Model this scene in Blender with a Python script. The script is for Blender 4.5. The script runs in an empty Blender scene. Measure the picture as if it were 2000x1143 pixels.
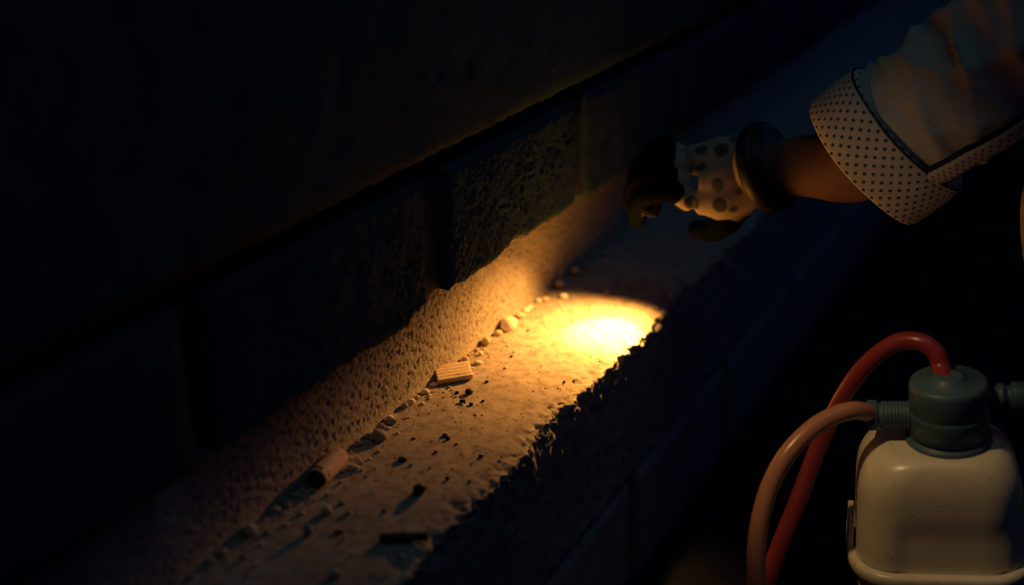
import bpy, bmesh, math, random
from mathutils import Vector, Matrix, noise

scene = bpy.context.scene
COL = scene.collection
random.seed(7)

# ---------------------------------------------------------------- camera
PITCH, YAW, FPX = math.radians(22.853), math.radians(27.226), 2400.0
CAM = Vector((0.808, 0.0, 0.80))
R_ = Vector((math.cos(YAW), math.sin(YAW), 0))
F_ = Vector((-math.sin(YAW) * math.cos(PITCH), math.cos(YAW) * math.cos(PITCH), -math.sin(PITCH)))
U_ = R_.cross(F_)
cd = bpy.data.cameras.new('camera'); cam = bpy.data.objects.new('camera', cd); COL.objects.link(cam)
cam.matrix_world = Matrix(((R_.x, U_.x, -F_.x, CAM.x), (R_.y, U_.y, -F_.y, CAM.y), (R_.z, U_.z, -F_.z, CAM.z), (0, 0, 0, 1)))
cd.sensor_width = 36; cd.lens = FPX / 2000 * 36; cd.clip_start = 0.02
cd.dof.use_dof = True; cd.dof.focus_distance = 1.69
cd.dof.aperture_fstop = (cd.lens / 1000) / 0.033
scene.camera = cam

# ---------------------------------------------------------------- view, world, lights
vs = scene.view_settings
vs.view_transform = 'Standard'; vs.look = 'None'; vs.exposure = 0.0; vs.gamma = 1.0; vs.use_curve_mapping = False
world = bpy.data.worlds.new('night'); scene.world = world; world.use_nodes = True
bg = world.node_tree.nodes['Background']
bg.inputs[0].default_value = (0.06, 0.14, 1.0, 1); bg.inputs[1].default_value = 0.016

def lamp(name, kind, loc, target, power, color, parent=None, **kw):
    d = bpy.data.lights.new(name, kind); d.energy = power; d.color = color
    for k, v in kw.items(): setattr(d, k, v)
    o = bpy.data.objects.new(name, d); COL.objects.link(o)
    o.rotation_euler = (Vector(target) - Vector(loc)).to_track_quat('-Z', 'Y').to_euler()
    o.location = loc
    if parent:
        o.parent = parent; o.matrix_parent_inverse = parent.matrix_world.inverted()
    return o

# added blue-green fill from overhead, an unseen source that lifts the near ledge
lamp('night_fill', 'AREA', (0.8, 1.15, 2.2), (0.2, 0.95, 0.0), 1.1, (0.50, 0.92, 1.0), shape='DISK', size=1.0)
lamp('far_fill', 'AREA', (1.6, 4.2, 2.2), (0.1, 2.6, 0.0), 3.0, (0.10, 0.34, 1.0), shape='DISK', size=1.2)  # added blue fill with no visible source, for the far wall and ground
# added spot high by the wall, no lamp body, to brighten the sprayer
lamp('sprayer_fill', 'SPOT', (0.09, 0.95, 0.98), (0.640, 1.47, -0.09), 17.0, (1.0, 0.62, 0.27),
     spot_size=math.radians(22), spot_blend=0.6, shadow_soft_size=0.025)
# another added spot, unseen and low on the left, to brighten the sleeve
lamp('sleeve_fill', 'SPOT', (0.20, 0.42, 0.10), (0.520, 1.655, 0.315), 6.0, (1.0, 0.60, 0.28),
     spot_size=math.radians(14), spot_blend=1.0, shadow_soft_size=0.03)
LAMP = Vector((0.171, 1.690, 0.175))
HOT = Vector((0.147, 1.612, 0.0))
WARM = (1.0, 0.43, 0.085)

# ---------------------------------------------------------------- helpers
def tag(o, label=None, cat=None, group=None, kind=None):
    if label: o['label'] = label
    if cat: o['category'] = cat
    if group: o['group'] = group
    if kind: o['kind'] = kind
    return o

def link(name, bm, mat, parent=None, smooth=True, loc=None):
    me = bpy.data.meshes.new(name)
    bmesh.ops.recalc_face_normals(bm, faces=bm.faces[:])
    bm.to_mesh(me); bm.free()
    return link_mesh(name, me, mat, parent, smooth, loc)

def link_mesh(name, me, mat, parent=None, smooth=True, loc=None):
    if mat and not me.materials: me.materials.append(mat)
    if smooth:
        me.polygons.foreach_set('use_smooth', [True] * len(me.polygons))
    o = bpy.data.objects.new(name, me); COL.objects.link(o)
    if parent: o.parent = parent
    if loc is not None: o.location = loc
    return o

def pydata(name, verts, faces, mat, parent=None, smooth=True, uvs=None):
    me = bpy.data.meshes.new(name); me.from_pydata([tuple(v) for v in verts], [], faces); me.update()
    if uvs:
        uv = me.uv_layers.new(name='UVMap')
        for p in me.polygons:
            for li in p.loop_indices: uv.data[li].uv = uvs[me.loops[li].vertex_index]
    return link_mesh(name, me, mat, parent, smooth)

def empty(name, loc=(0, 0, 0), parent=None):
    o = bpy.data.objects.new(name, None); COL.objects.link(o); o.location = loc; o.empty_display_size = .05
    if parent: o.parent = parent
    return o

def ray(x, y): return F_ + R_ * ((x - 1000) / FPX) - U_ * ((y - 571.5) / FPX)
def at(x, y, t): return CAM + ray(x, y) * t                       # a point seen at (x, y), t metres deep
def on_ledge(x, y, z=0.0):
    d = ray(x, y); t = (z - CAM.z) / d.z
    return CAM + d * t, t

def N(p, s, seed=0.0): return noise.noise(Vector(p) * s + Vector((seed, seed * 1.7, -seed)))

def catmull(pts, n=12):
    P = [Vector(p) for p in pts]; P = [P[0] * 2 - P[1]] + P + [P[-1] * 2 - P[-2]]; out = []
    for i in range(1, len(P) - 2):
        for k in range(n):
            t = k / n
            a, b, c, d = P[i - 1], P[i], P[i + 1], P[i + 2]
            out.append(0.5 * ((2 * b) + (c - a) * t + (2 * a - 5 * b + 4 * c - d) * t * t + (3 * b - a - 3 * c + d) * t ** 3))
    out.append(P[-2]); return out

def frames(path, up=Vector((0, 0, 1))):
    out = []; nrm = None
    for i, p in enumerate(path):
        t = (path[min(i + 1, len(path) - 1)] - path[max(i - 1, 0)]).normalized()
        if nrm is None:
            nrm = (up - t * up.dot(t))
            if nrm.length < 1e-3: nrm = Vector((1, 0, 0)) - t * t.x
            nrm.normalize()
        else:
            nrm = (nrm - t * nrm.dot(t)).normalized()
        out.append((p, t, nrm, t.cross(nrm)))
    return out

def tube(path, radii, seg=16, cap=True, rfun=None):
    """verts, faces, uvs of a tube along path"""
    fr = frames(path); V = []; Fc = []; UV = []; L = 0.0; n = len(path)
    for i, (p, t, a, b) in enumerate(fr):
        if i: L += (path[i] - path[i - 1]).length
        r = radii[i] if isinstance(radii, (list, tuple)) else radii
        for k in range(seg):
            th = 2 * math.pi * k / seg
            rr = rfun(i / (n - 1), th, r) if rfun else r
            V.append(p + (a * math.cos(th) + b * math.sin(th)) * rr); UV.append((r * th, L))
    for i in range(n - 1):
        for k in range(seg):
            k2 = (k + 1) % seg
            Fc.append((i * seg + k, i * seg + k2, (i + 1) * seg + k2, (i + 1) * seg + k))
    if cap:
        Fc.append(tuple(range(seg))[::-1]); Fc.append(tuple((n - 1) * seg + k for k in range(seg)))
    return V, Fc, UV

def lerp_list(vals, n):
    out = []
    for i in range(n):
        t = i / (n - 1) * (len(vals) - 1); k = min(int(t), len(vals) - 2); f = t - k
        f = f * f * (3 - 2 * f)
        out.append(vals[k] * (1 - f) + vals[k + 1] * f)
    return out

def limb(pts, radii, n=6, seg=14):
    path = catmull(pts, n); return tube(path, lerp_list(radii, len(path)), seg)

def merged(name, pieces, mat, parent, voxel, smooth_it=6):
    """one continuous skin grown over overlapping limbs"""
    V = []; Fc = []
    for v, f, _ in pieces:
        b = len(V); V += v; Fc += [tuple(b + i for i in q) for q in f]
    o = pydata(name, V, Fc, mat, parent)
    bm = bmesh.new(); bm.from_mesh(o.data); bmesh.ops.recalc_face_normals(bm, faces=bm.faces[:]); bm.to_mesh(o.data); bm.free()
    m = o.modifiers.new('remesh', 'REMESH'); m.mode = 'VOXEL'; m.voxel_size = voxel; m.use_smooth_shade = True
    s = o.modifiers.new('smooth', 'SMOOTH'); s.factor = .5; s.iterations = smooth_it
    return o

def ball(c, r, seg=14, squash=(1, 1, 1)):
    V = []; Fc = []; n = 9
    for i in range(n):
        ph = math.pi * (i + .02) / (n - 1 + .04)
        for k in range(seg):
            th = 2 * math.pi * k / seg
            V.append(Vector(c) + Vector((math.sin(ph) * math.cos(th) * r * squash[0], math.sin(ph) * math.sin(th) * r * squash[1], math.cos(ph) * r * squash[2])))
    for i in range(n - 1):
        for k in range(seg):
            k2 = (k + 1) % seg
            Fc.append((i * seg + k, (i + 1) * seg + k, (i + 1) * seg + k2, i * seg + k2))
    Fc.append(tuple(range(seg))); Fc.append(tuple((n - 1) * seg + k for k in range(seg))[::-1])
    return V, Fc, None

# ---------------------------------------------------------------- materials
class M:
    def __init__(self, name, rough=.8, spec=.3):
        self.m = bpy.data.materials.new(name); self.m.use_nodes = True
        self.nt = self.m.node_tree; self.b = self.nt.nodes['Principled BSDF']
        self.b.inputs['Roughness'].default_value = rough; self.b.inputs['Specular IOR Level'].default_value = spec
    def n(self, t, **kw):
        x = self.nt.nodes.new(t)
        for k, v in kw.items():
            if k in x.inputs: x.inputs[k].default_value = v
            else: setattr(x, k, v)
        return x
    def l(self, a, b): self.nt.links.new(a, b)
    def coord(self, kind='Object', scale=(1, 1, 1)):
        tc = self.n('ShaderNodeTexCoord'); mp = self.n('ShaderNodeMapping'); mp.inputs['Scale'].default_value = scale
        self.l(tc.outputs[kind], mp.inputs[0]); return mp.outputs[0]
    def noise(self, vec, scale, detail=4, rough=.6):
        x = self.n('ShaderNodeTexNoise'); x.inputs['Scale'].default_value = scale; x.inputs['Detail'].default_value = detail
        x.inputs['Roughness'].default_value = rough; self.l(vec, x.inputs['Vector']); return x.outputs['Fac']
    def ramp(self, fac, stops):
        r = self.n('ShaderNodeValToRGB'); e = r.color_ramp.elements
        while len(e) < len(stops): e.new(.5)
        for i, (p, c) in enumerate(stops): e[i].position = p; e[i].color = (*c, 1)
        self.l(fac, r.inputs[0]); return r.outputs[0]
    def mix(self, fac, a, b, mode='MIX'):
        x = self.n('ShaderNodeMix'); x.data_type = 'RGBA'; x.blend_type = mode
        for s, v in ((0, fac), (6, a), (7, b)):
            if hasattr(v, 'links'): self.l(v, x.inputs[s])
            else: x.inputs[s].default_value = v if not isinstance(v, tuple) else (*v, 1)
        return x.outputs[2]
    def col(self, c):
        if isinstance(c, tuple): self.b.inputs['Base Color'].default_value = (*c, 1)
        else: self.l(c, self.b.inputs['Base Color'])
    def bump(self, h, strength=.5, dist=.002):
        x = self.n('ShaderNodeBump'); x.inputs['Strength'].default_value = strength; x.inputs['Distance'].default_value = dist
        self.l(h, x.inputs['Height']); self.l(x.outputs[0], self.b.inputs['Normal'])

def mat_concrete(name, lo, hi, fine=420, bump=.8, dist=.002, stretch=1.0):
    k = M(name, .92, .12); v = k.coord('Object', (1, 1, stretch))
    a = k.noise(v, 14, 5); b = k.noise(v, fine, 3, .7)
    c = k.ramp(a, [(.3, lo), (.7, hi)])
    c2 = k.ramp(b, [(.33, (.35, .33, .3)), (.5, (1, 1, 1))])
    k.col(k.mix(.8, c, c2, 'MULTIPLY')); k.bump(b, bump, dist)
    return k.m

def mat_plain(name, color, rough=.5, spec=.4, var=.15, scale=30, bump=0, dist=.001, fine=200):
    k = M(name, rough, spec); v = k.coord('Object')
    a = k.noise(v, scale, 5)
    k.col(k.ramp(a, [(.3, tuple(c * (1 - var) for c in color)), (.7, tuple(min(1, c * (1 + var)) for c in color))]))
    if bump: k.bump(k.noise(v, fine, 3), bump, dist)
    return k.m

MT = {}
MT['rough_wall'] = mat_concrete('rough_cast_concrete', (.32, .275, .23), (.42, .365, .30), 420, .8, .002, .6)
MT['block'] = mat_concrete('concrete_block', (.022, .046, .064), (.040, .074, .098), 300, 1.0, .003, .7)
MT['mortar'] = mat_plain('mortar_and_joint_shade', (.03, .032, .035), .95, .1, bump=.6)  # backing between the blocks; also colours the strips that imitate joint shade
MT['footing'] = mat_concrete('footing_concrete', (.17, .18, .18), (.24, .25, .25), 260, .9, .003)

def mat_ledge():
    k = M('dusty_ledge_concrete', .93, .1); v = k.coord('Object')
    big = k.noise(v, 9, 6); mid = k.noise(v, 60, 5, .65); fine = k.noise(v, 420, 3, .7)
    c = k.ramp(big, [(.3, (.33, .27, .215)), (.7, (.42, .355, .285))])
    d = k.ramp(mid, [(.38, (.38, .35, .32)), (.56, (1, 1, 1))])
    vo = k.n('ShaderNodeTexVoronoi'); vo.inputs['Scale'].default_value = 95; k.l(v, vo.inputs['Vector'])
    sp = k.ramp(vo.outputs['Distance'], [(.10, (.16, .14, .12)), (.17, (1, 1, 1))])
    gate = k.ramp(k.noise(v, 33, 2), [(.50, (0, 0, 0)), (.58, (1, 1, 1))])
    c = k.mix(.55, c, d, 'MULTIPLY'); c = k.mix(gate, c, k.mix(1.0, c, sp, 'MULTIPLY'))
    k.col(c)
    h = k.mix(.5, mid, fine); k.bump(h, .35, .0015)
    return k.m
MT['ledge'] = mat_ledge()
MT['soil'] = mat_plain('dark_soil', (.009, .011, .018), 1.0, .05, .4, 12, .8, .01, 60)
MT['pebble_pale'] = mat_plain('pale_pebble', (.82, .74, .62), .85, .2, .15, 90, .5, .001, 300)
MT['pebble_tan'] = mat_plain('tan_pebble', (.60, .48, .36), .85, .2, .2, 90, .5, .001, 300)
MT['pebble_grey'] = mat_plain('grey_pebble', (.34, .30, .26), .85, .2, .2, 90, .5, .001, 300)
MT['clod'] = mat_plain('dark_clod', (.045, .040, .036), .95, .1, .3, 90, .7, .002, 250)

def mat_wood(name, lo, hi, ax=0, rings=900):
    k = M(name, .75, .2); sc = [1, 1, 1]; sc[ax] = .06
    v = k.coord('Object', tuple(sc)); a = k.noise(v, rings, 4, .7)
    k.col(k.ramp(a, [(.35, lo), (.65, hi)])); k.bump(a, .5, .0015); return k.m
MT['wood'] = mat_wood('split_pale_wood', (.60, .45, .28), (.80, .64, .43))
MT['bark_wood'] = mat_wood('weathered_peg_wood', (.60, .37, .23), (.90, .60, .40), 0, 420)
MT['peg_dark'] = mat_plain('dark_peg_end', (.012, .010, .009), .95, .1, .3, 80, .6)  # near-black colour for the near end of the peg
MT['dark_wood'] = mat_plain('dark_stick_wood', (.03, .026, .022), .9, .1, .3, 80, .6)

def mat_dots(name, base, dot, sp, r, coord='UV', seed=0):
    """cloth with a staggered grid of printed dots"""
    k = M(name, .85, .15)
    tc = k.n('ShaderNodeTexCoord'); sx = k.n('ShaderNodeSeparateXYZ'); k.l(tc.outputs[coord], sx.inputs[0])
    def mth(op, a, b=None):
        x = k.n('ShaderNodeMath'); x.operation = op
        for i, q in enumerate((a, b)):
            if q is None: continue
            if hasattr(q, 'links'): k.l(q, x.inputs[i])
            else: x.inputs[i].default_value = q
        return x.outputs[0]
    u, v = sx.outputs[0], sx.outputs[1]
    s = mth('MULTIPLY', mth('ADD', u, v), .7071 / sp); t = mth('MULTIPLY', mth('SUBTRACT', u, v), .7071 / sp)
    fs = mth('SUBTRACT', mth('FRACT', s), .5); ft = mth('SUBTRACT', mth('FRACT', t), .5)
    d = mth('SQRT', mth('ADD', mth('MULTIPLY', fs, fs), mth('MULTIPLY', ft, ft)))
    fac = k.n('ShaderNodeMapRange'); k.l(d, fac.inputs[0]); fac.inputs[1].default_value = r / sp * .8; fac.inputs[2].default_value = r / sp * 1.2
    nz = k.noise(k.coord('Object'), 25, 4)
    b = k.ramp(nz, [(.3, tuple(c * .85 for c in base)), (.7, base)])
    k.col(k.mix(fac.outputs[0], dot, b))
    k.bump(k.noise(k.coord('Object'), 900, 2), .25, .001)
    return k.m
MT['dots'] = mat_dots('dotted_cotton_lining', (.66, .56, .43), (.05, .07, .10), .0118, .0025)

def mat_glove():
    k = M('spotted_cotton_glove', .9, .1); v = k.coord('Object')
    vo = k.n('ShaderNodeTexVoronoi'); vo.inputs['Scale'].default_value = 27; vo.inputs['Randomness'].default_value = .55; k.l(v, vo.inputs['Vector'])
    f = k.n('ShaderNodeMapRange'); k.l(vo.outputs['Distance'], f.inputs[0]); f.inputs[1].default_value = .27; f.inputs[2].default_value = .36
    k.col(k.mix(f.outputs[0], (.085, .09, .09), (.46, .37, .26))); k.bump(k.noise(v, 500, 2), .4, .002); return k.m
MT['glove'] = mat_glove()
MT['finger_dim'] = mat_plain('near_black_finger_dim', (.004, .006, .006), .9, .03, .2, 60, .3, .001, 400)  # finger dimness put into a near-black colour
MT['cloth'] = mat_plain('pale_drill_cloth', (.50, .45, .37), .9, .12, .08, 20, .25, .001, 900)
MT['piping'] = mat_plain('dark_seam_piping', (.02, .025, .035), .8, .2)
MT['skin'] = mat_plain('brown_skin', (.20, .095, .065), .6, .3, .12, 40, .2, .001, 300)
MT['band'] = mat_plain('black_rubber_band', (.010, .011, .014), .5, .3)
MT['hair'] = mat_plain('dark_hair', (.02, .016, .014), .6, .3, .3, 120, .6, .004, 150)
MT['boot'] = mat_plain('dark_boot_leather', (.03, .026, .022), .6, .3)
MT['tank'] = None
def mat_tank():
    k = M('grubby_cream_plastic', .30, .5); v = k.coord('Object')
    a = k.noise(v, 10, 5); sp = k.noise(v, 150, 2)
    c = k.ramp(a, [(.3, (.55, .49, .34)), (.7, (.68, .61, .43))])
    c = k.mix(.5, c, k.ramp(sp, [(.27, (.35, .25, .15)), (.36, (1, 1, 1))]), 'MULTIPLY')
    k.col(c); k.bump(k.noise(v, 60, 3), .12, .002); return k.m
MT['tank'] = mat_tank()
MT['cap'] = mat_plain('grey_blue_plastic', (.045, .095, .115), .45, .4, .1, 40, .15, .001, 300)
MT['cap_dark'] = mat_plain('dark_groove_plastic', (.015, .018, .02), .6, .3)
def mat_hose(name, c, rough, trans=0):
    k = M(name, rough, .5); k.col(c)
    k.b.inputs['Subsurface Weight'].default_value = .25; k.b.inputs['Subsurface Radius'].default_value = (.01, .004, .002); k.b.inputs['Subsurface Scale'].default_value = .4
    return k.m
MT['hose_red'] = mat_hose('red_rubber_hose', (.22, .026, .026), .32)
MT['hose_peach'] = mat_hose('peach_plastic_hose', (.42, .19, .10), .28)
MT['metal'] = mat_plain('black_anodised_metal', (.012, .012, .013), .4, .4)
MT['lens'] = mat_plain('dark_lens_glass', (.02, .02, .02), .08, .5)

# ---------------------------------------------------------------- masonry
W_ = 0.194          # ledge width
OV = 0.040          # how far the upper courses stand proud of the base course

def smooth(a, b, x):
    t = max(0, min(1, (x - a) / (b - a))); return t * t * (3 - 2 * t)

def block_mesh(name, y0, y1, z0, z1, xf, depth, mat, parent, step=.006, bottom=None, amp=.0016, seed=1.0, rag=.003):
    """a block with a rough front face (normal +x), worn edges, and an optional broken bottom edge z = bottom(y)"""
    ny = max(4, int((y1 - y0) / step)); nz = max(4, int((z1 - z0) / step))
    V = []; Fc = []
    for i in range(ny + 1):
        for j in range(nz + 1):
            u, v = i / ny, j / nz
            y = y0 + (y1 - y0) * u
            zb = bottom(y) if bottom else z0
            z = zb + (z1 - zb) * v
            e = min((y - y0), (y1 - y), (z - zb), (z1 - z))
            edge = 1 - smooth(0, .009, e)
            p = (xf, y, z)
            d = amp * (N(p, 160, seed) + .7 * N(p, 330, seed + 5)) + .0022 * N(p, 22, seed)
            x = xf + d - edge * (.006 + .003 * N(p, 60, seed))
            yy = y + edge * rag * N(p, 55, seed + 9); zz = z + edge * rag * N(p, 70, seed + 3)
            V.append((x, yy, zz))
    n0 = len(V)
    for i in range(ny + 1):
        for j in range(nz + 1):
            if i in (0, ny) or j in (0, nz):
                pass
    idx = lambda i, j: i * (nz + 1) + j
    for i in range(ny):
        for j in range(nz):
            Fc.append((idx(i, j), idx(i + 1, j), idx(i + 1, j + 1), idx(i, j + 1)))
    ring = [idx(i, 0) for i in range(ny + 1)] + [idx(ny, j) for j in range(1, nz + 1)] + [idx(i, nz) for i in range(ny - 1, -1, -1)] + [idx(0, j) for j in range(nz - 1, 0, -1)]
    prev = ring
    for dd in (.02, depth):
        cur = []
        for q in ring:
            x, y, z = V[q]
            r = 0 if dd == depth else .002 * N((x, y, z), 90, seed + 2)
            V.append((xf - dd, y + r, z + r)); cur.append(len(V) - 1)
        for k in range(len(ring)):
            k2 = (k + 1) % len(ring); Fc.append((prev[k], cur[k], cur[k2], prev[k2]))
        prev = cur
    Fc.append(tuple(prev))
    o = pydata(name, V, Fc, mat, parent)
    bm = bmesh.new(); bm.from_mesh(o.data); bmesh.ops.recalc_face_normals(bm, faces=bm.faces[:]); bm.to_mesh(o.data); bm.free()
    return o

def box_bm(bm, x0, x1, y0, y1, z0, z1):
    m = Matrix.Translation(((x0 + x1) / 2, (y0 + y1) / 2, (z0 + z1) / 2)) @ Matrix.Diagonal((x1 - x0, y1 - y0, z1 - z0, 1))
    bmesh.ops.create_cube(bm, size=1, matrix=m)

Y0, Y1 = -0.6, 7.0
bm = bmesh.new(); box_bm(bm, -.30, -.026, Y0, Y1, .10, 1.75)
wall = link('wall_left', bm, MT['mortar'], smooth=False)
tag(wall, 'dark concrete block wall standing back above the lit ledge, with open recessed joints', kind='structure')

# broken lower edge of the first course, (y, z) read along the wall
chip = [(Y0, .158), (.6, .158), (.9, .157), (1.06, .156), (1.15, .153), (1.205, .150), (1.222, .160), (1.245, .163), (1.262, .1665),
        (1.285, .167), (1.31, .166), (1.345, .162), (1.40, .1655), (1.43, .160), (1.475, .170), (1.50, .1745), (1.55, .166), (1.59, .170), (1.65, .1645), (1.695, .1665), (1.712, .174),
        (1.735, .170), (1.76, .162), (1.83, .158), (1.90, .160), (2.0, .156), (2.15, .158), (2.6, .158), (Y1, .158)]
def bottom_edge(y):
    for (a, za), (b, zb) in zip(chip, chip[1:]):
        if a <= y <= b:
            t = (y - a) / (b - a)
            return za + (zb - za) * t + .0035 * N((y, 0, 0), 60, 3) + .0022 * N((y, 0, 0), 190, 8)
    return .158
spans = [(-.55, -.12), (-.09, .34), (.375, .805), (.84, 1.256), (1.304, 1.708), (1.748, 2.165), (2.205, 2.63), (2.67, 3.1), (3.14, 3.57), (3.61, 4.04), (4.08, 4.5), (4.54, 5.0)]
for k, (a, b) in enumerate(spans):
    near = .8 < a < 2.2
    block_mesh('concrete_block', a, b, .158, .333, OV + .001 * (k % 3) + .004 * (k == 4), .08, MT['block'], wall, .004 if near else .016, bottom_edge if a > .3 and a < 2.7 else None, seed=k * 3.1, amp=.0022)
for k in range(3, len(spans) - 1):                            # dark strips added in the upright joints, standing in for their shade
    bm = bmesh.new(); box_bm(bm, -.04, OV - (.010 if k < 4 else .007), spans[k][1] - .004, spans[k + 1][0] + .004, .170, .325)
    bmesh.ops.subdivide_edges(bm, edges=bm.edges[:], cuts=5, use_grid_fill=True)
    for v in bm.verts: v.co += Vector((.003 * N(v.co, 60, k), 0, .002 * N(v.co, 80, k + 3)))
    link('joint_shade_strip', bm, MT['mortar'], wall)
for k, (a, b) in enumerate([(-.55, .55), (.565, 2.42), (2.44, 4.0), (4.02, 5.0)]):
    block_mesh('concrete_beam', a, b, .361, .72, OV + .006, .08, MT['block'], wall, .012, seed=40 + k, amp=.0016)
for k, (a, b) in enumerate([(-.55, .2), (.23, 1.0), (1.03, 1.8), (1.83, 2.6), (2.63, 3.6), (3.63, 5.0)]):
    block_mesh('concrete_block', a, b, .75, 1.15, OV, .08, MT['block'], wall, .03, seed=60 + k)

# lit base course under the overhang
def base_course():
    V = []; Fc = []
    ys = [Y0 + .3 * i for i in range(4)] + [.5 + .0024 * i for i in range(int(1.6 / .0024))] + [2.1 + .02 * i for i in range(40)] + [2.95 + .3 * i for i in range(14)]
    zs = [-.02 + .0026 * i for i in range(int(.24 / .0026))]
    for y in ys:
        for z in zs:
            p = (0, y, z * .62)
            n1 = N(p, 225, 2); n2 = N(p, 360, 5); n3 = N((0, y, z), 12, 1)
            pit = max(0, -n1 - .10) * .0085 + max(0, -n2 - .10) * .0045
            fade = smooth(0, .03, z) * .75 + .25
            x = -.012 + .0022 * n3 - pit * fade + .0005 * n2 + .005 * (1 - smooth(-.004, .012, z)) * (.6 + .5 * N((0, y, 0), 40, 4))
            V.append((x, y, z))
    nz = len(zs)
    for i in range(len(ys) - 1):
        for j in range(nz - 1):
            Fc.append((i * nz + j, (i + 1) * nz + j, (i + 1) * nz + j + 1, i * nz + j + 1))
    o = pydata('base_course', V, Fc, MT['rough_wall'], wall)
    tag(o, 'rough pitted concrete face below the overhanging blocks, lit orange')
base_course()

# footing whose top is the ledge
def footing():
    V = []; Fc = []
    ys = [Y0 + .25 * i for i in range(5)] + [.55 + .0038 * i for i in range(int(1.75 / .0038))] + [2.31 + .02 * i for i in range(30)] + [2.95 + .3 * i for i in range(14)]
    prof = [(-.04 + .0045 * i, 0, 0) for i in range(int((W_ + .04 - .012) / .0045))]
    nt = len(prof)
    x_l = prof[-1][0]
    prof += [(x_l + .003 * i, 0, 1) for i in range(1, int((W_ - x_l) / .003) + 1)]
    xe = prof[-1][0]
    prof += [(xe, -.003 * i, 2) for i in range(1, 8)] + [(xe, -.021 - .007 * i, 3) for i in range(1, 32)]
    for y in ys:
        lump = .011 * max(0, N((y, 0, 0), 34, 2) + .15) + .008 * N((y, 0, 0), 7, 5)
        for (x, z, part) in prof:
            p = (x, y, z)
            dz = .0011 * N(p, 12, 3) + .0003 * N(p, 70, 6) + .0002 * N(p, 190, 8)
            dx = 0
            e = smooth(W_ - .04, W_ - .004, x)               # broken arris
            if part <= 1:
                dz -= e * e * (.004 + .006 * max(0, N(p, 60, 11)) + .006 * max(0, N(p, 130, 12)))
                dx = -e * lump
                dx += e * (.006 * N((x * .4, y, 0), 120, 14) + .004 * N((x * .4, y, 0), 240, 15))
            else:
                f = 1 - smooth(0, .045, -z)
                dx = -lump * f + .004 * N(p, 55, 21) + (.006 * N((x * .4, y, z), 120, 14) + .004 * N((x * .4, y, z), 240, 15)) * max(.3, f)
                dz += f * (-.005 + .004 * N(p, 90, 25)) * (1 if part == 2 else .4)
            V.append((x + dx, y + .002 * N(p, 120, 31) * e, z + dz))
    nz = len(prof)
    for i in range(len(ys) - 1):
        for j in range(nz - 1):
            Fc.append((i * nz + j, (i + 1) * nz + j, (i + 1) * nz + j + 1, i * nz + j + 1))
    o = pydata('concrete_ledge', V, Fc, MT['ledge'])
    me = o.data; me.materials.append(MT['footing'])
    for pl in me.polygons:
        if pl.index % (nz - 1) >= nt + 8: pl.material_index = 1
    return o
ledge = tag(footing(), 'dusty concrete ledge with a ragged broken edge at the foot of the wall', kind='structure')
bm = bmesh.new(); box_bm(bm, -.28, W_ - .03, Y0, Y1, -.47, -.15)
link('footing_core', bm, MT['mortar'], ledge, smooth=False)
for k, (a, b) in enumerate([(.10, .66), (.69, 1.135), (1.165, 1.618), (1.648, 2.10), (2.13, 2.58), (2.61, 3.06), (3.09, 3.54), (3.57, 4.2)]):
    block_mesh('footing_block', a, b, -.475, -.262, W_ + .002 * (k % 2), .05, MT['footing'], ledge, .01, seed=90 + k, amp=.0022)

# ground
bm = bmesh.new()
bmesh.ops.create_grid(bm, x_segments=90, y_segments=110, size=1, matrix=Matrix.Translation((2.1, 3.0, -.47)) @ Matrix.Diagonal((2.2, 4.2, 1, 1)))
for v in bm.verts: v.co.z += .008 * N(v.co, 6, 2) + .004 * N(v.co, 17, 5)
ground = link('ground', bm, MT['soil']); tag(ground, 'dark bare soil beside the footing', kind='structure')

# ---------------------------------------------------------------- stones on the ledge
def stone_mesh(seed, rough=.28, sub=2):
    bm = bmesh.new(); bmesh.ops.create_icosphere(bm, subdivisions=sub, radius=.5)
    for v in bm.verts:
        v.co *= 1 + rough * noise.noise(v.co * 1.9 + Vector((seed, seed * 2, 0))) + rough * .4 * noise.noise(v.co * 5 + Vector((0, seed, seed)))
    me = bpy.data.meshes.new('pebble'); bm.to_mesh(me); bm.free()
    me.polygons.foreach_set('use_smooth', [True] * len(me.polygons)); return me
MESHES = {}
def stone(x, y, wpx, hpx, kind, label, name='pebble', cat='pebble', group=None):
    p, t = on_ledge(x, y, 0)
    w = wpx * t / FPX; h = hpx * t / FPX * .95
    k = (kind, random.randrange(5))
    if k not in MESHES:
        me = stone_mesh(len(MESHES) * 3.7 + 1, .55 if kind == 'clod' else .30); me.materials.append(MT[kind]); MESHES[k] = me
    o = bpy.data.objects.new(name, MESHES[k]); COL.objects.link(o)
    o.rotation_euler = (0, 0, YAW + random.uniform(-.35, .35))
    o.scale = (w, (w + h) * .5, h)
    o.location = (max(p.x, w * .42 - .008), p.y - h * .15, h * .36)
    tag(o, label, cat, group); return o
PALE, TAN, GREY, CLOD = 'pebble_pale', 'pebble_tan', 'pebble_grey', 'clod'
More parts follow.
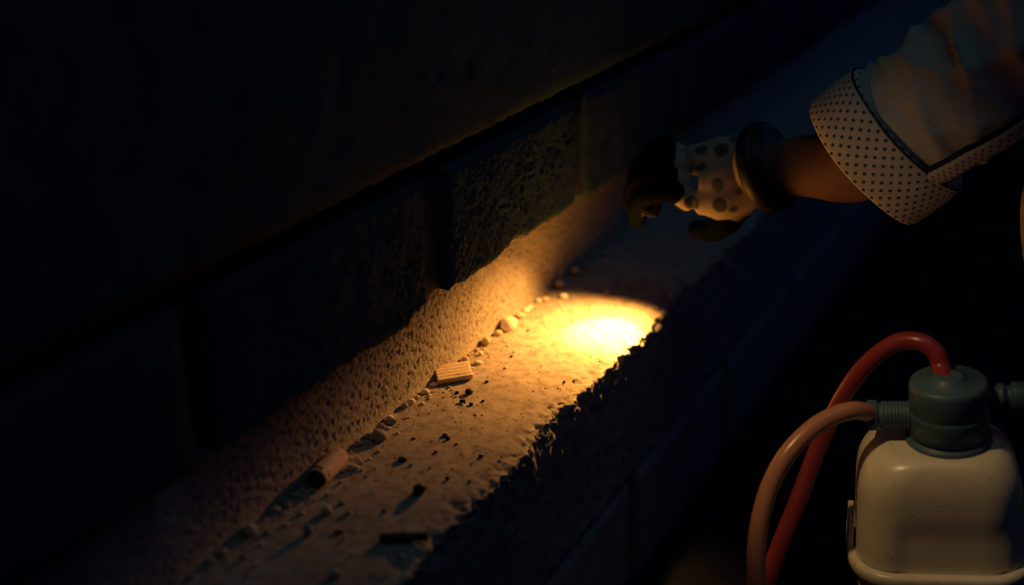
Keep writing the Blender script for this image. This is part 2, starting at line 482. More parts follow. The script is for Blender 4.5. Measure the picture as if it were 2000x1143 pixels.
for a in [
    (994, 641, 34, 33, PALE, 'largest pale rounded pebble, beside the bright pool of light'),
    (996, 616, 20, 13, TAN, 'flat tan stone touching the back of the largest pale pebble'),
    (1004, 604, 15, 12, PALE, 'small pale pebble just behind the flat tan stone, by the largest pebble'),
    (1019, 610, 12, 8, TAN, 'low tan pebble right of the small pale pebble behind the largest one'),
    (1031, 602, 13, 9, PALE, 'oval pale pebble second in the line leading away behind the largest pebble'),
    (1049, 589, 14, 10, PALE, 'bright oval pebble midway between the largest pebble and the dark far end'),
    (1065, 588, 15, 11, TAN, 'tan pebble next to the bright oval pebble, toward the far end'),
    (1102, 582, 18, 13, PALE, 'pale pebble standing alone at the back rim of the light pool'),
    (1077, 557, 19, 18, TAN, 'round tan stone in the dim corner beyond the light pool'),
    (1107, 531, 19, 20, TAN, 'blurred upright stone beyond the round tan one in the far dim corner'),
    (1180, 501, 18, 14, GREY, 'farthest stone on the ledge, barely visible below the gloved hand'),
    (1195, 530, 9, 6, GREY, 'tiny grey stone in front of the farthest stone on the ledge'),
    (1186, 571, 10, 6, TAN, 'small flat stone on the far rim of the light pool'),
    (1094, 595, 8, 6, TAN, 'small tan stone in front of the lone pale pebble at the pool rim'),
    (962, 652, 18, 13, TAN, 'brown pebble just left of the largest pale pebble'),
    (948, 664, 15, 13, GREY, 'brown grey stone between the brown pebble and the rounded tan one'),
    (931, 668, 19, 19, TAN, 'rounded tan stone against the wall, above the wood chip'),
    (915, 682, 11, 9, TAN, 'small tan stone left of the rounded tan stone above the wood chip'),
    (921, 693, 9, 8, TAN, 'little stone below the rounded tan stone above the wood chip'),
    (939, 693, 10, 9, PALE, 'bright little pebble below the rounded tan stone, clear of the wall'),
    (935, 711, 15, 9, PALE, 'pale flat flake just above right of the grooved wood chip'),
    (888, 700, 16, 13, TAN, 'angular tan stone against the wall behind the grooved wood chip'),
    (899, 692, 9, 8, TAN, 'small stone propped on the angular one behind the grooved wood chip'),
    (864, 717, 11, 10, TAN, 'round tan stone touching the back of the grooved wood chip'),
    (846, 752, 18, 7, PALE, 'thin pale sliver of stone just below the grooved wood chip'),
    (822, 765, 18, 11, PALE, 'squarish pale pebble below the thin sliver by the grooved wood chip'),
    (839, 774, 8, 6, PALE, 'tiny pale crumb right of the squarish pale pebble'),
    (815, 779, 12, 9, TAN, 'tan stone right under the squarish pale pebble'),
    (801, 787, 16, 14, PALE, 'larger pale stone in the heap left of the squarish pebble'),
    (791, 796, 15, 14, GREY, 'grey stone in front of the larger pale one in the small heap'),
    (790, 783, 12, 9, GREY, 'dark stone at the back of the small heap against the wall'),
    (779, 792, 11, 9, PALE, 'small pale stone at the left end of the small heap'),
    (825, 790, 11, 6, PALE, 'bright flake lying right of the small heap'),
    (748, 817, 17, 14, PALE, 'bright white oval pebble above the large dark brown stone'),
    (772, 815, 7, 7, PALE, 'tiny bright pebble right of the white oval pebble'),
    (767, 826, 23, 13, GREY, 'dark flat stone under the tiny bright pebble'),
    (740, 831, 9, 8, TAN, 'small tan stone just below the white oval pebble'),
    (752, 836, 8, 7, TAN, 'crumb of tan stone between white oval pebble and large dark stone'),
    (760, 838, 10, 6, PALE, 'flat pale flake at the upper right of the large dark stone'),
    (742, 857, 34, 25, GREY, 'large dark brown rounded stone midway along the ledge'),
    (729, 843, 10, 6, TAN, 'flat tan stone behind the large dark brown stone'),
    (708, 844, 10, 9, PALE, 'small pale pebble by the wall left of the large dark stone'),
    (715, 853, 21, 13, GREY, 'low brown stone touching the left of the large dark stone'),
    (689, 866, 16, 14, GREY, 'dim round stone by the wall above the round peg'),
    (739, 883, 10, 6, TAN, 'small flat stone in front of the large dark stone'),
    (683, 897, 13, 7, TAN, 'flat tan flake right of the top of the round peg'),
    (703, 904, 15, 12, TAN, 'tan stone with a dark shadow right of the round peg'),
    (689, 917, 27, 14, TAN, 'wide flat tan stone right of the middle of the round peg'),
    (707, 919, 9, 6, TAN, 'crumb at the right end of the wide flat tan stone'),
    (665, 944, 8, 8, GREY, 'small grey stone below the right side of the round peg'),
    (640, 969, 10, 8, GREY, 'small dim stone below the round peg'),
    (572, 968, 16, 10, TAN, 'dim oval pebble left below the dark end of the round peg'),
    (561, 990, 20, 16, GREY, 'grey brown stone below the dim oval pebble, near the wall'),
    (530, 997, 19, 15, TAN, 'tan stone with dark shadow at the left of the near cluster'),
    (556, 1004, 8, 8, TAN, 'tiny stone beneath the grey brown stone of the near cluster'),
    (588, 1005, 16, 9, TAN, 'narrow tan stone in the middle of the near cluster'),
    (641, 1001, 22, 19, TAN, 'rounded tan stone at the right of the near cluster, below the peg'),
    (669, 984, 15, 10, GREY, 'dim flat stone behind right of the rounded tan near stone'),
    (681, 1004, 13, 11, TAN, 'small tan stone right of the rounded tan near stone'),
    (700, 1004, 6, 6, PALE, 'speck of pale stone rightmost in the near cluster'),
    (485, 1042, 31, 27, TAN, 'big tan stone nearest the wall low in the near dark part'),
    (523, 1042, 14, 11, GREY, 'small stone right of the big tan near stone'),
    (559, 1027, 13, 8, TAN, 'dim flat stone between the near cluster and the upright stone'),
    (606, 1042, 20, 27, GREY, 'upright stone with a long dark shadow on the near ledge'),
    (511, 1064, 11, 8, PALE, 'small pale stone below the big tan near stone'),
    (484, 1077, 9, 8, TAN, 'tiny stone straight below the big tan near stone'),
    (479, 1090, 14, 12, TAN, 'small tan stone third below the big tan near stone'),
    (436, 1083, 23, 18, TAN, 'blunt tan stone left below the big tan near stone'),
    (405, 1098, 21, 17, TAN, 'blurred stone at the wall below the blunt tan one'),
    (408, 1110, 9, 8, TAN, 'crumb touching the front of the blurred stone at the wall'),
    (373, 1128, 13, 9, GREY, 'nearest stone to the bottom left, blurred against the wall'),
    (656, 1125, 27, 20, TAN, 'blurred tan stone alone at the bottom edge of the picture'),
    (672, 1053, 8, 7, GREY, 'tiny stone alone between upright stone and dark stick'),
]: stone(*a)
for a in [
    (917, 769, 14, 12, 'black clod in the lit middle of the ledge, right of the wood chip'),
    (905, 786, 12, 8, 'small black crumb just below the black clod by the wood chip'),
    (921, 791, 8, 6, 'tiny black crumb lower right of the black clod by the wood chip'),
    (869, 852, 11, 8, 'black crumb of a touching pair, middle of the ledge'),
    (876, 858, 9, 7, 'lower black crumb of the touching pair, middle of the ledge'),
    (786, 899, 18, 10, 'flat dark clod right of the round peg'),
    (852, 884, 7, 5, 'tiny dark crumb below the touching pair of black crumbs'),
    (875, 937, 8, 8, 'small dark crumb near the ragged edge, right of the round black clod'),
    (821, 963, 25, 26, 'round black clod, the largest, in the near half of the ledge'),
    (940, 892, 10, 6, 'dark crumb close to the ragged edge of the ledge'),
    (951, 747, 8, 6, 'dark crumb right of the wood chip near the light pool'),
    (893, 768, 8, 6, 'dark crumb left of the black clod by the wood chip'),
    (750, 1000, 9, 6, 'dim dark crumb between the near cluster and the round black clod'),
    (663, 1040, 20, 6, 'flat dark clod on the near ledge right of the upright stone'),
]: stone(a[0], a[1], a[2], a[3], CLOD, a[4], 'dirt_clod', 'clod')

# uncountable grit and dust crumbs along the wall and over the ledge
def grit():
    bm = bmesh.new(); rnd = random.Random(3)
    for k in range(1300):
        y = rnd.uniform(.7, 2.0)
        x = abs(rnd.gauss(0, .022)) - .004 if k % 5 < 3 else rnd.uniform(.01, .18)
        s = rnd.uniform(.0005, .0013) if k % 9 else rnd.uniform(.0013, .0026)
        m = Matrix.Translation((x, y, s * .4)) @ Matrix.Rotation(rnd.uniform(0, 6), 4, 'Z') @ Matrix.Diagonal((s * rnd.uniform(.8, 1.6), s, s * .8, 1))
        g = bmesh.ops.create_icosphere(bm, subdivisions=1, radius=1, matrix=m)
        mi = rnd.choice((0, 0, 1, 2))
        for v in g['verts']:
            for fc in v.link_faces: fc.material_index = mi
    o = link('grit', bm, MT['pebble_tan'])
    o.data.materials.append(MT['pebble_grey']); o.data.materials.append(MT['clod'])
    tag(o, 'fine grit and dust crumbs scattered over the ledge and along the wall', 'grit', kind='stuff')
grit()

# ---------------------------------------------------------------- wood pieces
def wood_chip():
    a = on_ledge(851, 742)[0]; b = on_ledge(919, 731)[0]
    a.z = b.z = 0
    ax = (b - a); L = ax.length; ax.normalize(); c = (a + b) / 2
    root = empty('wood_chip', (c.x, c.y, 0)); root.rotation_euler = (0, 0, math.atan2(ax.y, ax.x))
    # tilted slab: a low front lip, the grooved face turned up to the lamp
    V = []; Fc = []; nx, nw = 26, 96; Wd = .040; T = .009
    for i in range(nx + 1):
        for j in range(nw + 1):
            u, v = i / nx, j / nw
            g = -.0019 * (max(0, math.cos(v * 2 * math.pi * 5.0 + .5 * N((u, v, 0), 3, 1))) ** 26)
            x = (u - .5) * L * (1 + .02 * N((0, v, 0), 9, 3)) + .006 * (v - .5)
            V.append(Vector((x + .0015 * N((u, v, 0), 14, 2) * (i in (0, nx)), (v - .5) * Wd, T + g + .0007 * N((u * 3, v, 0), 12, 4))))
    for i in range(nx):
        for j in range(nw): Fc.append((i * (nw + 1) + j, (i + 1) * (nw + 1) + j, (i + 1) * (nw + 1) + j + 1, i * (nw + 1) + j + 1))
    ring = [i * (nw + 1) for i in range(nx + 1)] + [nx * (nw + 1) + j for j in range(1, nw + 1)] + [i * (nw + 1) + nw for i in range(nx - 1, -1, -1)] + [j for j in range(nw - 1, 0, -1)]
    base = len(V)
    for q in ring: V.append(Vector((V[q].x * .95, V[q].y * .90, .0)))
    for k in range(len(ring)):
        k2 = (k + 1) % len(ring); Fc.append((ring[k], base + k, base + k2, ring[k2]))
    Fc.append(tuple(range(base, base + len(ring))))
    rot = Matrix.Rotation(math.radians(5), 3, 'X')
    V = [rot @ v + Vector((0, 0, .0022)) for v in V]
    o = pydata('chip_body', V, Fc, MT['wood'], root)
    bm = bmesh.new(); bm.from_mesh(o.data); bmesh.ops.recalc_face_normals(bm, faces=bm.faces[:]); bm.to_mesh(o.data); bm.free()
    V2, F2, _ = limb([(-.2 * L, -.3 * Wd, 0), (.1 * L, -.32 * Wd, 0), (.46 * L, -.31 * Wd, 0)], [.0003, .0011, .0005], 6, 6)
    V2 = [rot @ (v + Vector((0, 0, T))) + Vector((0, 0, .0022)) for v in V2]
    pydata('splinter', V2, F2, MT['wood'], root)
    tag(root, 'flat pale wood chip with grooved grain lying by the wall near the light pool', 'wood chip')
wood_chip()

def wood_peg():
    a, t = on_ledge(614, 950); b, t2 = on_ledge(659, 905)
    ax = (b - a); L = ax.length; ax.normalize(); c = (a + b) / 2
    r = .0138
    root = empty('wood_peg', (c.x + .004, c.y, 0)); root.rotation_euler = (0, 0, math.atan2(ax.y, ax.x))
    V = []; Fc = []; n, seg = 22, 28
    prof = [(-.5, .90), (-.49, .97), (-.46, 1.0)] + [(-.44 + .88 * i / n, 1.0) for i in range(n + 1)] + [(.465, .97), (.485, .90), (.5, .72)]
    for (u, s) in prof:
        for k in range(seg):
            th = 2 * math.pi * k / seg
            rr = r * s * (1 + .05 * N((u * 2, math.cos(th), math.sin(th)), 1.7, 4) + .035 * N((u * .8, math.cos(th) * 3, math.sin(th) * 3), 2, 9))
            V.append(Vector((u * L * 1.02, math.cos(th) * rr, math.sin(th) * rr * .9 + r * .86)))
    for i in range(len(prof) - 1):
        for k in range(seg):
            k2 = (k + 1) % seg; Fc.append((i * seg + k, (i + 1) * seg + k, (i + 1) * seg + k2, i * seg + k2))
    Fc.append(tuple((len(prof) - 1) * seg + k for k in range(seg))[::-1])
    pydata('peg_body', V, Fc, MT['bark_wood'], root)
    V = [Vector((-.5 * L * 1.02 - .002, 0, r * .86))]; Fc = []
    for q, (s, dx) in enumerate(((.45, -.0032), (.80, -.0022), (.99, .004), (1.02, .010))):
        for k in range(seg):
            th = 2 * math.pi * k / seg; rr = r * s * (1 + .06 * N((q, math.cos(th) * 2, math.sin(th) * 2), 2, 3))
            V.append(Vector((-.5 * L * 1.02 + dx, math.cos(th) * rr, math.sin(th) * rr * .9 + r * .86)))
    for k in range(seg): Fc.append((0, 1 + k, 1 + (k + 1) % seg))
    for q in range(3):
        for k in range(seg):
            k2 = (k + 1) % seg; Fc.append((1 + q * seg + k, 1 + q * seg + k2, 1 + (q + 1) * seg + k2, 1 + (q + 1) * seg + k))
    tag(pydata('dark_end', V, Fc, MT['peg_dark'], root), 'dark end of the peg')
    tag(root, 'short round wooden peg with a dark end leaning beside the wall', 'wood peg')
wood_peg()

def stick():
    a = on_ledge(742, 1056)[0]; b = on_ledge(838, 1054)[0]
    pts = [a + (b - a) * k / 5 + Vector((.001 * math.sin(k * 2), .001 * math.cos(k * 3), .0075)) for k in range(6)]
    V, Fc, _ = tube(catmull(pts, 5), [.0075] * 26, 12, True, lambda s, th, r: r * (1 + .25 * N((s * 4, math.cos(th), math.sin(th)), 1.5, 2)) * (.75 + .25 * min(1, s * 6)))
    zc = .0075
    V = [Vector((v.x, v.y, v.z * .55)) for v in V]
    o = pydata('dark_stick', V, Fc, MT['dark_wood'])
    tag(o, 'short dark stick lying across the near end of the ledge', 'stick')
stick()

# ---------------------------------------------------------------- sprayer tank
T0 = 1.60
ref = at(1830, 855, T0)
Fh = Vector((F_.x, F_.y, 0)).normalized()
UP = (Vector((0, 0, 1)) - R_ * .134).normalized()
X_ = (R_ * math.cos(math.radians(13)) - Fh * math.sin(math.radians(13)))
X_ = (X_ - UP * X_.dot(UP)).normalized(); Y_ = UP.cross(X_)
HT = (ref.z + .466) / UP.z
org = ref - UP * HT
tank = empty('sprayer_tank')
tank.matrix_world = Matrix(((X_.x, Y_.x, UP.x, org.x), (X_.y, Y_.y, UP.y, org.y), (X_.z, Y_.z, UP.z, org.z), (0, 0, 0, 1)))
bpy.context.view_layer.update()
tag(tank, 'cream plastic sprayer tank with grey screw cap and two hoses standing on the soil', 'sprayer')

def rrect(hx, hy, r, n=9):
    pts = []
    for cx, cy, a0 in ((hx - r, hy - r, 0), (-hx + r, hy - r, 90), (-hx + r, -hy + r, 180), (hx - r, -hy + r, 270)):
        for k in range(n):
            a = math.radians(a0 + 90 * k / (n - 1)); pts.append((cx + r * math.cos(a), cy + r * math.sin(a)))
        # straight runs get their own points so the panel can be pressed in
    out = []
    for i, p in enumerate(pts):
        q = pts[(i + 1) % len(pts)]; out.append(p)
        if i % n == n - 1:
            m = 14
            for k in range(1, m): out.append((p[0] + (q[0] - p[0]) * k / m, p[1] + (q[1] - p[1]) * k / m))
    return out

def loft(sections, mat, name, parent, cap=True):
    V = []; Fc = []; n = len(sections[0])
    for s in sections: V += s
    for i in range(len(sections) - 1):
        for k in range(n):
            k2 = (k + 1) % n; Fc.append((i * n + k, i * n + k2, (i + 1) * n + k2, (i + 1) * n + k))
    if cap: Fc.append(tuple(range(n))[::-1]); Fc.append(tuple((len(sections) - 1) * n + k for k in range(n)))
    return pydata(name, V, Fc, mat, parent)

HX, HY = .1065, .085
def tank_section(z, hx, hy, r, panel=False):
    out = []
    for (x, y) in rrect(hx, hy, r):
        yy = y
        if panel and y < -hy + .012:
            f = smooth(-.066, -.040, x) * (1 - smooth(.070, .090, x)) * (1 - smooth(HT - .110, HT - .066, z))
            yy = y + .0035 * f
        out.append((x, yy, z))
    return out
secs = [tank_section(0, HX - .012, HY - .012, .045), tank_section(.004, HX - .006, HY - .006, .05), tank_section(.015, HX - .004, HY - .004, .05)]
ZF = HT - .155                                             # the moulded flange
secs += [tank_section(z, HX - .002, HY - .002, .05, False) for z in [.03 + (ZF - .03) * k / 6 for k in range(7)]]
zs = [ZF + .002 + (HT - .062 - ZF) * k / 30 for k in range(31)]
secs += [tank_section(z, HX - .0045 * (z - ZF) / .1, HY - .004 * (z - ZF) / .1, .05, True) for z in zs]
zt = zs[-1]
for k in range(1, 13):
    a = math.pi / 2 * k / 12; s = 1 - math.cos(a)
    secs.append(tank_section(zt + (HT - zt) * math.sin(a), HX - .005 - .040 * s, HY - .004 - .022 * s, .05))
lx, ly = HX - .005 - .040, HY - .004 - .022
for q in (.9, .75, .55): secs.append(tank_section(HT + .002 * (1 - q), lx * q, ly * q, .05 * q))
loft(secs, MT['tank'], 'tank_body', tank)
# flange band with a lug at the left
fl = []
for z, g in ((ZF - .020, .0), (ZF - .020, .007), (ZF - .015, .0105), (ZF - .004, .0115), (ZF + .0005, .009), (ZF + .0015, .005), (ZF + .0015, .0)):
    fl.append([(x, y, z) for (x, y) in rrect(HX + g, HY + g, .052 + g)])
loft(fl, MT['tank'], 'flange_band', tank, False)
def rbox(name, x0, x1, y0, y1, z0, z1, mat, parent, bev=.003, taper=0):
    bm = bmesh.new(); box_bm(bm, x0, x1, y0, y1, z0, z1)
    if taper:
        for v in bm.verts:
            if v.co.z > (z0 + z1) / 2: v.co.x += taper
    bmesh.ops.bevel(bm, geom=bm.edges[:], offset=bev, segments=3, affect='EDGES', profile=.6)
    return link(name, bm, mat, parent)
rbox('strap_lug', -HX - .012, -HX - .004, -.030, .012, ZF - .012, ZF + .050, MT['tank'], tank, .002, .004)

def lathe(name, prof, mat, parent, seg=48, M4=None):
    V = []; Fc = []
    for (r, z) in prof:
        for k in range(seg):
            th = 2 * math.pi * k / seg; v = Vector((r * math.cos(th), r * math.sin(th), z)); V.append(M4 @ v if M4 else v)
    for i in range(len(prof) - 1):
        for k in range(seg):
            k2 = (k + 1) % seg; Fc.append((i * seg + k, i * seg + k2, (i + 1) * seg + k2, (i + 1) * seg + k))
    Fc.append(tuple(range(seg))[::-1]); Fc.append(tuple((len(prof) - 1) * seg + k for k in range(seg)))
    o = pydata(name, V, Fc, mat, parent)
    return o
CX = .014; z0 = HT - .004
cm = Matrix.Translation((CX, 0, z0))
cap = lathe('screw_cap', [(.0535, -.006), (.0545, -.005), (.0545, .002), (.0545, .008), (.052, .0105), (.0475, .0115), (.0475, .014), (.0500, .0155), (.0502, .044), (.0500, .0465), (.0484, .0480), (.0484, .0505), (.0490, .0515), (.0486, .078), (.0484, .082), (.0470, .0865), (.0435, .089), (.020, .090), (.019, .094), (.0155, .095), (.0145, .095)], MT['cap'], tank, 56, cm)
def side(name, prof, xs, mat, parent, z, sgn=-1, y=0):
    m = Matrix.Translation((CX, y, z)) @ Matrix.Rotation(sgn * math.pi / 2, 4, 'Y')
    return lathe(name, prof, mat, parent, 36, m)
# threaded outlet on the left
prof = [(.019, .040)]
zz = .048
for k in range(8): prof += [(.0175, zz), (.0188, zz + .0012), (.0188, zz + .0024), (.0175, zz + .0034)]; zz += .0044
prof += [(.0165, zz), (.0165, zz + .004), (.0195, zz + .005), (.0200, zz + .0065), (.0200, zz + .0155), (.0190, zz + .017), (.0135, zz + .0175)]
side('threaded_outlet', prof, 0, MT['cap'], tank, z0 + .038, -1)
LX = CX - (zz + .0175)
# pipe on the right, set a little back
prof = [(.013, .04), (.013, .060), (.0165, .0605), (.0165, .068), (.0135, .0685), (.0135, .076), (.0175, .0765), (.0185, .080), (.0185, .165), (.0175, .167)]
side('outlet_pipe', prof, 0, MT['cap'], tank, z0 + .058, 1, .012)

def hose(name, pts, r, mat, parent):
    path = catmull(pts, 10)
    V, Fc, _ = tube(path, r, 20)
    inv = tank.matrix_world.inverted()
    return pydata(name, [inv @ v for v in V], Fc, mat, parent)
top = tank.matrix_world @ Vector((CX - .004, -.01, z0 + .080))
hose('red_hose', [top, at(1839, 722, 1.585), at(1828, 690, 1.59), at(1796, 668, 1.60), at(1752, 670, 1.62), at(1706, 700, 1.64), at(1665, 746, 1.66), at(1625, 815, 1.68),
                  at(1592, 890, 1.69), at(1556, 985, 1.69), at(1518, 1080, 1.69), at(1482, 1180, 1.68), at(1450, 1290, 1.67), at(1425, 1395, 1.68), at(1430, 1440, 1.72), at(1480, 1440, 1.80)], .0123, MT['hose_red'], tank)
lf = tank.matrix_world @ Vector((LX + .012, 0, z0 + .038))
hose('peach_hose', [lf, at(1672, 802, 1.585), at(1630, 812, 1.58), at(1586, 838, 1.575), at(1540, 885, 1.57), at(1508, 940, 1.57), at(1487, 1005, 1.57), at(1478, 1070, 1.57), at(1478, 1150, 1.57),
                    at(1484, 1260, 1.57), at(1495, 1390, 1.57), at(1520, 1470, 1.59), at(1580, 1480, 1.66)], .0120, MT['hose_peach'], tank)

# ---------------------------------------------------------------- flashlight in the hand
AX = Vector((.10, .50, .86)).normalized()                  # from the mouth of the lamp up its barrel
torch = empty('flashlight', LAMP + AX * .09)
torch.rotation_euler = AX.to_track_quat('Z', 'Y').to_euler()
bpy.context.view_layer.update()
tag(torch, 'black metal flashlight held low over the ledge inside the gloved fist', 'flashlight')
z_ = -.09
lathe('flashlight_body', [(.0125, z_ + .044), (.0125, z_ + .054), (.0130, z_ + .056), (.0130, z_ + .105), (.0135, z_ + .108), (.0135, z_ + .118), (.0115, z_ + .121)], MT['metal'], torch, 28)
lathe('flashlight_head', [(.0170, z_ + .012), (.0170, z_ + .003), (.0174, z_ + .0005), (.0188, z_ + .0005), (.0190, z_ + .003), (.0190, z_ + .030), (.0175, z_ + .040), (.0140, z_ + .050)], MT['metal'], torch, 32)
lathe('lens', [(.0169, z_ + .0115), (.0169, z_ + .0105), (.001, z_ + .0100)], MT['lens'], torch, 32)
def spot(name, deg, blend, power, color=WARM, tgt=HOT):
    lamp(name, 'SPOT', LAMP - AX * .001, tgt, power, color, torch, spot_size=math.radians(deg), spot_blend=blend, shadow_soft_size=.006)
spot('spill_beam', 106, .95, 26, WARM, LAMP + Vector((-.040, -.112, -.175)))
spot('middle_beam', 80, 1.0, 3.5)
spot('core_beam', 43, .80, 46, (1.0, .52, .105))

# ---------------------------------------------------------------- person
person = empty('person', (.90, 1.70, -.47))
PI = Matrix.Translation((-.90, -1.70, .47))
tag(person, 'person in pale coverall with dotted turned back cuff, reaching down with a spotted glove', 'person')
def P3(*a): return [Vector(q) - Vector((.90, 1.70, -.47)) for q in a]
def rel(V): return [Vector(v) - Vector((.90, 1.70, -.47)) for v in V]
def relp(pc): return [(rel(v), f, u) for v, f, u in pc]

wrist = at(1500, 328, 1.828); cuffc = at(1690, 318, 1.75); elbow = at(1950, 105, 1.63); shoulder = Vector((.82, 1.73, .80))
palm = at(1415, 350, 1.852)
neck = Vector((.90, 1.66, .98)); head = Vector((.80, 1.60, 1.13)); hip = Vector((1.0, 1.80, .46)); chest = Vector((.93, 1.72, .80))
sh2 = Vector((1.06, 1.60, .86))
legA = [at(2185, 330, 1.63), at(2164, 590, 1.63), at(2178, 830, 1.63)]
footA = Vector((.89, 1.70, -.43)); footB = Vector((1.12, 1.86, -.43))
forearm = cuffc * .45 + elbow * .55
body_parts = [
    limb([palm, wrist, wrist * .6 + cuffc * .4, cuffc, forearm, elbow], [.030, .038, .046, .054, .060, .055]),
    limb([elbow, (elbow + shoulder) / 2, shoulder], [.053, .058, .065]),
    limb([shoulder, chest, sh2], [.07, .12, .07]), limb([hip, (hip + chest) / 2, chest, neck], [.13, .125, .13, .06]),
    limb([neck, neck * .5 + head * .5, head], [.058, .056, .07]), ball(head, .105, 18, (.86, .98, 1.15)),
    limb([head + Vector((-.06, -.03, -.06)), head + Vector((-.095, -.045, -.03))], [.045, .03]),
    limb([head + Vector((-.085, -.04, .02)), head + Vector((-.115, -.055, -.015))], [.010, .014]),
    limb([head + Vector((.02, .085, .01)), head + Vector((.03, .105, 0))], [.02, .016]), limb([head + Vector((-.01, -.095, .01)), head + Vector((0, -.115, 0))], [.02, .016]),
    limb([sh2, Vector((1.10, 1.52, .60)), Vector((1.0, 1.50, .36))], [.065, .05, .042]),
    limb([Vector((1.0, 1.50, .36)), Vector((.965, 1.518, .24)), Vector((.955, 1.53, .17)), Vector((.950, 1.535, .125))], [.042, .030, .030, .030]),
    *[limb([Vector((.953, 1.535 + dy, .15)), Vector((.945, 1.537 + dy * 1.25, .15 - l * .5)), Vector((.928, 1.540 + dy * 1.3, .15 - l))], [.0125, .0115, .0095]) for dy, l in ((-.036, .085), (-.012, .105), (.012, .112), (.036, .100))],
    limb([Vector((.955, 1.505, .185)), Vector((.940, 1.480, .145)), Vector((.925, 1.475, .110))], [.016, .014, .011]),
    ball(hip, .13), ball(hip + Vector((.06, .05, 0)), .11),
    limb([hip, legA[0], legA[1], legA[2], Vector((.88, 1.70, -.22)), footA], [.11, .09, .080, .06, .05, .045]),
    limb([hip + Vector((.06, .05, 0)), Vector((1.1, 1.84, .2)), Vector((1.12, 1.85, -.05)), footB], [.11, .085, .06, .045]),
    limb([footA, footA + Vector((-.10, -.02, -.005))], [.042, .03]), limb([footB, footB + Vector((-.1, -.03, -.005))], [.042, .03]),
]
merged('body', relp(body_parts), MT['skin'], person, .0065, 4)
for s in (-1, 1):                                            # eyes, brow and mouth under the bowed brow
    e = head + Vector((-.092, -.042, .022)) + Vector((-.02, .06, 0)).normalized() * .0 + Vector((.012, -.036, 0)) * s
    V, Fc, _ = ball(e, .012); pydata('eye', rel(V), Fc, MT['lens'], person)
m_a = head + Vector((-.105, -.068, -.062)); m_b = head + Vector((-.118, -.028, -.062))
V, Fc, _ = limb([m_a, (m_a + m_b) / 2 + Vector((-.008, -.004, 0)), m_b], [.004, .007, .004]); pydata('mouth', rel(V), Fc, MT['skin'], person)
merged('hair', relp([ball(head + Vector((.018, .010, .028)), .108, 18, (.88, 1.0, 1.08))]), MT['hair'], person, .008, 2)
coverall = merged('coverall', relp([
    limb([shoulder, chest, sh2], [.085, .145, .085]), limb([hip, (hip + chest) / 2, chest, neck], [.15, .145, .145, .07]),
    limb([elbow * .4 + shoulder * .6, shoulder], [.085, .088]), ball(shoulder, .092), ball(sh2, .088), ball(hip, .15), ball(hip + Vector((.06, .05, 0)), .137),
    limb([sh2, Vector((1.10, 1.52, .60)), Vector((1.0, 1.50, .36))], [.085, .068, .06]),
    limb([hip, legA[0], legA[1], legA[2], Vector((.88, 1.70, -.22)), footA + Vector((0, 0, .06))], [.135, .105, .098, .08, .075, .07]),
    limb([hip + Vector((.06, .05, 0)), Vector((1.1, 1.84, .2)), Vector((1.12, 1.85, -.05)), footB + Vector((0, 0, .06))], [.135, .1, .08, .07]),
]), MT['cloth'], person, .009, 4)
for ft in (footA, footB):
    merged('boot', relp([limb([ft + Vector((.01, 0, .10)), ft, ft + Vector((.01, 0, -.005))], [.055, .052, .045]), limb([ft + Vector((.03, 0, -.012)), ft + Vector((-.06, -.015, -.010)), ft + Vector((-.14, -.03, -.016))], [.042, .044, .032])]), MT['boot'], person, .008, 3)

# sleeve, turned-back dotted cuff, dotted tab
c_dir = (elbow - cuffc).normalized()
spath = catmull([cuffc + c_dir * .045, cuffc + c_dir * .12, elbow, elbow * .55 + shoulder * .45, shoulder], 16)
srad = lerp_list([.100, .101, .104, .098, .092], len(spath))
def folds(s, th, r):
    q = smooth(0, .25, s)
    w = 0.0
    for (c, k1, k2, ph, wd, am) in FOLDS:                     # pinched ridges running slantwise round the arm
        d = math.sin(k1 * th + k2 * s + ph + .5 * math.sin(2 * th + 7 * s))
        w += am * (1 - abs(d)) ** wd
    return r * (1 - .10 * q + q * .18 * w + .012 * math.sin(2 * th + 20 * s))
FOLDS = [(0, 1.5, 16, .4, 2.2, .55), (0, 2.5, -11, 1.9, 2.0, .45), (0, .5, 27, 2.6, 2.5, .35)]
V, Fc, UV = tube(spath, srad, 72, False, folds)
sleeve = pydata('sleeve', rel(V), Fc, MT['cloth'], person)
cpath = [cuffc + c_dir * q for q in (.000, .000, .004, .020, .040, .056, .058, .052)]
V, Fc, UV = tube([cuffc + c_dir * q for q in (.012, .002, 0, .003, .026, .052, .073, .078, .075)], [.104, .1055, .110, .1125, .113, .1125, .111, .108, .103], 72, False,
                 lambda s, th, r: r * (1 + .018 * math.sin(2 * th + 1) + .012 * math.sin(5 * th + 6 * s)))
for i in range(len(UV)):
    k = i % 72; j = i // 72
    UV[i] = (.113 * 2 * math.pi * min(k, 72 - k) / 72, (0, .008, .012, .016, .039, .065, .086, .091, .094)[j])
pydata('cuff', rel(V), Fc, MT['dots'], person, uvs=UV)
V, Fc, UV = tube([cuffc + c_dir * q for q in (.0750, .0770, .0790)], [.1085, .1105, .1080], 72, False, lambda s, th, r: r * (1 + .018 * math.sin(2 * th + 1) + .012 * math.sin(5 * th + 6)))
pydata('cuff_seam', rel(V), Fc, MT['piping'], person)
fr = frames(spath)
def on_sleeve(s, th, lift):
    i = s * (len(spath) - 1); k = min(int(i), len(spath) - 2); f = i - k
    out = []
    for q in (k, k + 1):
        p, t, a, b = fr[q]; r = srad[q] * (1.0 + .05 * smooth(0, .25, s)) + lift
        out.append(p + (a * math.cos(th) + b * math.sin(th)) * r)
    return out[0] * (1 - f) + out[1] * f
def facing(k, d):
    p, t, a, b = fr[k]; return math.atan2(d.dot(b), d.dot(a))
TH0, THW = facing(4, -F_ * .80 - U_ * .45 + R_ * .30), .165
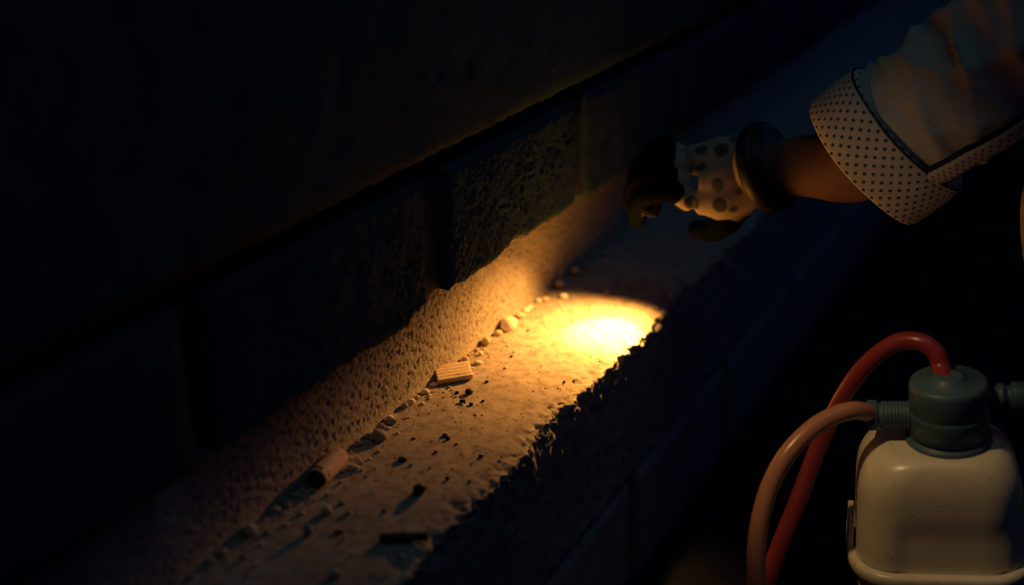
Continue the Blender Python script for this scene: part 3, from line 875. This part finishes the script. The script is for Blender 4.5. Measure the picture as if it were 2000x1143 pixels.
TH1 = facing(20, -F_ * .62 - U_ * .70 + R_ * .30)
if TH1 - TH0 > math.pi: TH1 -= 2 * math.pi
if TH0 - TH1 > math.pi: TH1 += 2 * math.pi
def strip(name, s0, s1, t0, t1, lift, mat, uvw=None):
    V = []; Fc = []; UV = []; n, m = 24, 6
    for i in range(n + 1):
        for j in range(m + 1):
            u, v = i / n, j / m
            hw = 1.0 if u > .10 else math.sqrt(max(.05, 1 - ((.10 - u) / .10) ** 2))   # rounded end
            s = s0 + (s1 - s0) * u; th = (t0 + t1) / 2 + (TH1 - TH0) * (s - .06) / .34 + (t1 - t0) * (v - .5) * hw
            edge = 1 if 0 < j < m and i > 0 else 0
            V.append(on_sleeve(s, th, lift * (.25 + .75 * edge))); UV.append((u * (s1 - s0) * .62, v * .035))
    for i in range(n):
        for j in range(m): Fc.append((i * (m + 1) + j, (i + 1) * (m + 1) + j, (i + 1) * (m + 1) + j + 1, i * (m + 1) + j + 1))
    return pydata(name, rel(V), Fc, mat, person, uvs=UV)
strip('tab_backing', .055, .52, TH0 - THW * 1.25, TH0 + THW * 1.25, .004, MT['piping'])
strip('dotted_tab', .065, .52, TH0 - THW, TH0 + THW, .0075, MT['dots'])

# glove: palm, four fingers curled over the flashlight, thumb on the near side, loose hem
def g(*a): return [at(*q) for q in a]
FINGERS = [
    (((1352, 394, 1.865), (1308, 374, 1.852), (1264, 380, 1.868), (1246, 404, 1.905), (1245, 436, 1.945)), [.0180, .0150, .0142, .0132, .0105]),
    (((1338, 361, 1.868), (1296, 342, 1.855), (1254, 352, 1.875), (1237, 380, 1.915), (1240, 412, 1.950)), [.0185, .0153, .0145, .0136, .0108]),
    (((1331, 330, 1.872), (1293, 311, 1.862), (1256, 323, 1.885), (1243, 351, 1.925), (1247, 380, 1.955)), [.0178, .0145, .0137, .0128, .0102]),
    (((1330, 303, 1.880), (1298, 286, 1.872), (1268, 298, 1.900), (1258, 323, 1.935), (1262, 346, 1.960)), [.0160, .0125, .0120, .0112, .0090]),
    (((1445, 398, 1.850), (1420, 432, 1.865), (1390, 450, 1.890), (1352, 448, 1.912)), [.0235, .0185, .0165, .0125]),
]
pieces = [
    limb(g((1482, 330, 1.835), (1425, 350, 1.850), (1368, 358, 1.862)), [.038, .040, .030]),
    limb(g((1470, 302, 1.845), (1410, 310, 1.862), (1345, 312, 1.875)), [.032, .034, .023]),
    limb(g((1475, 362, 1.830), (1420, 388, 1.848), (1362, 390, 1.862)), [.032, .032, .023]),
] + [limb(g(*q), w) for q, w in FINGERS]
glove = merged('glove', relp(pieces), MT['glove'], person, .0035, 5)
dim_layer = merged('finger_dim_layer', relp([limb([p[0] * .35 + p[1] * .65] + p[1:], [w[0] * .35 + w[1] * .65 + .0028] + [c + .0028 for c in w[1:]]) for p, w in ((g(*q), w) for q, w in FINGERS)]), MT['finger_dim'], glove, .0035, 4)  # near-black layer added over fingers and thumb to make them dim
a, b = at(1490, 330, 1.832), at(1525, 330, 1.815)
gd = (b - a).normalized(); gd = (gd * .8 + Vector((0, 0, .42)) * .6).normalized()
hem = [(0, .042), (.010, .052), (.020, .060), (.027, .063), (.029, .060)]
V, Fc, _ = tube([a - gd * .03 + gd * q * 1.3 for q, r in hem], [r for q, r in hem], 40, False)
pydata('glove_hem', rel(V), Fc, MT['glove'], glove)
V, Fc, _ = tube([a + gd * (q - .010) for q in (.006, .004, .008, .018, .028, .030, .026, .016, .006)], [.060, .0655, .0685, .0695, .0685, .065, .0625, .0615, .060], 40, False)
pydata('wrist_band', rel(V), Fc, MT['band'], person)
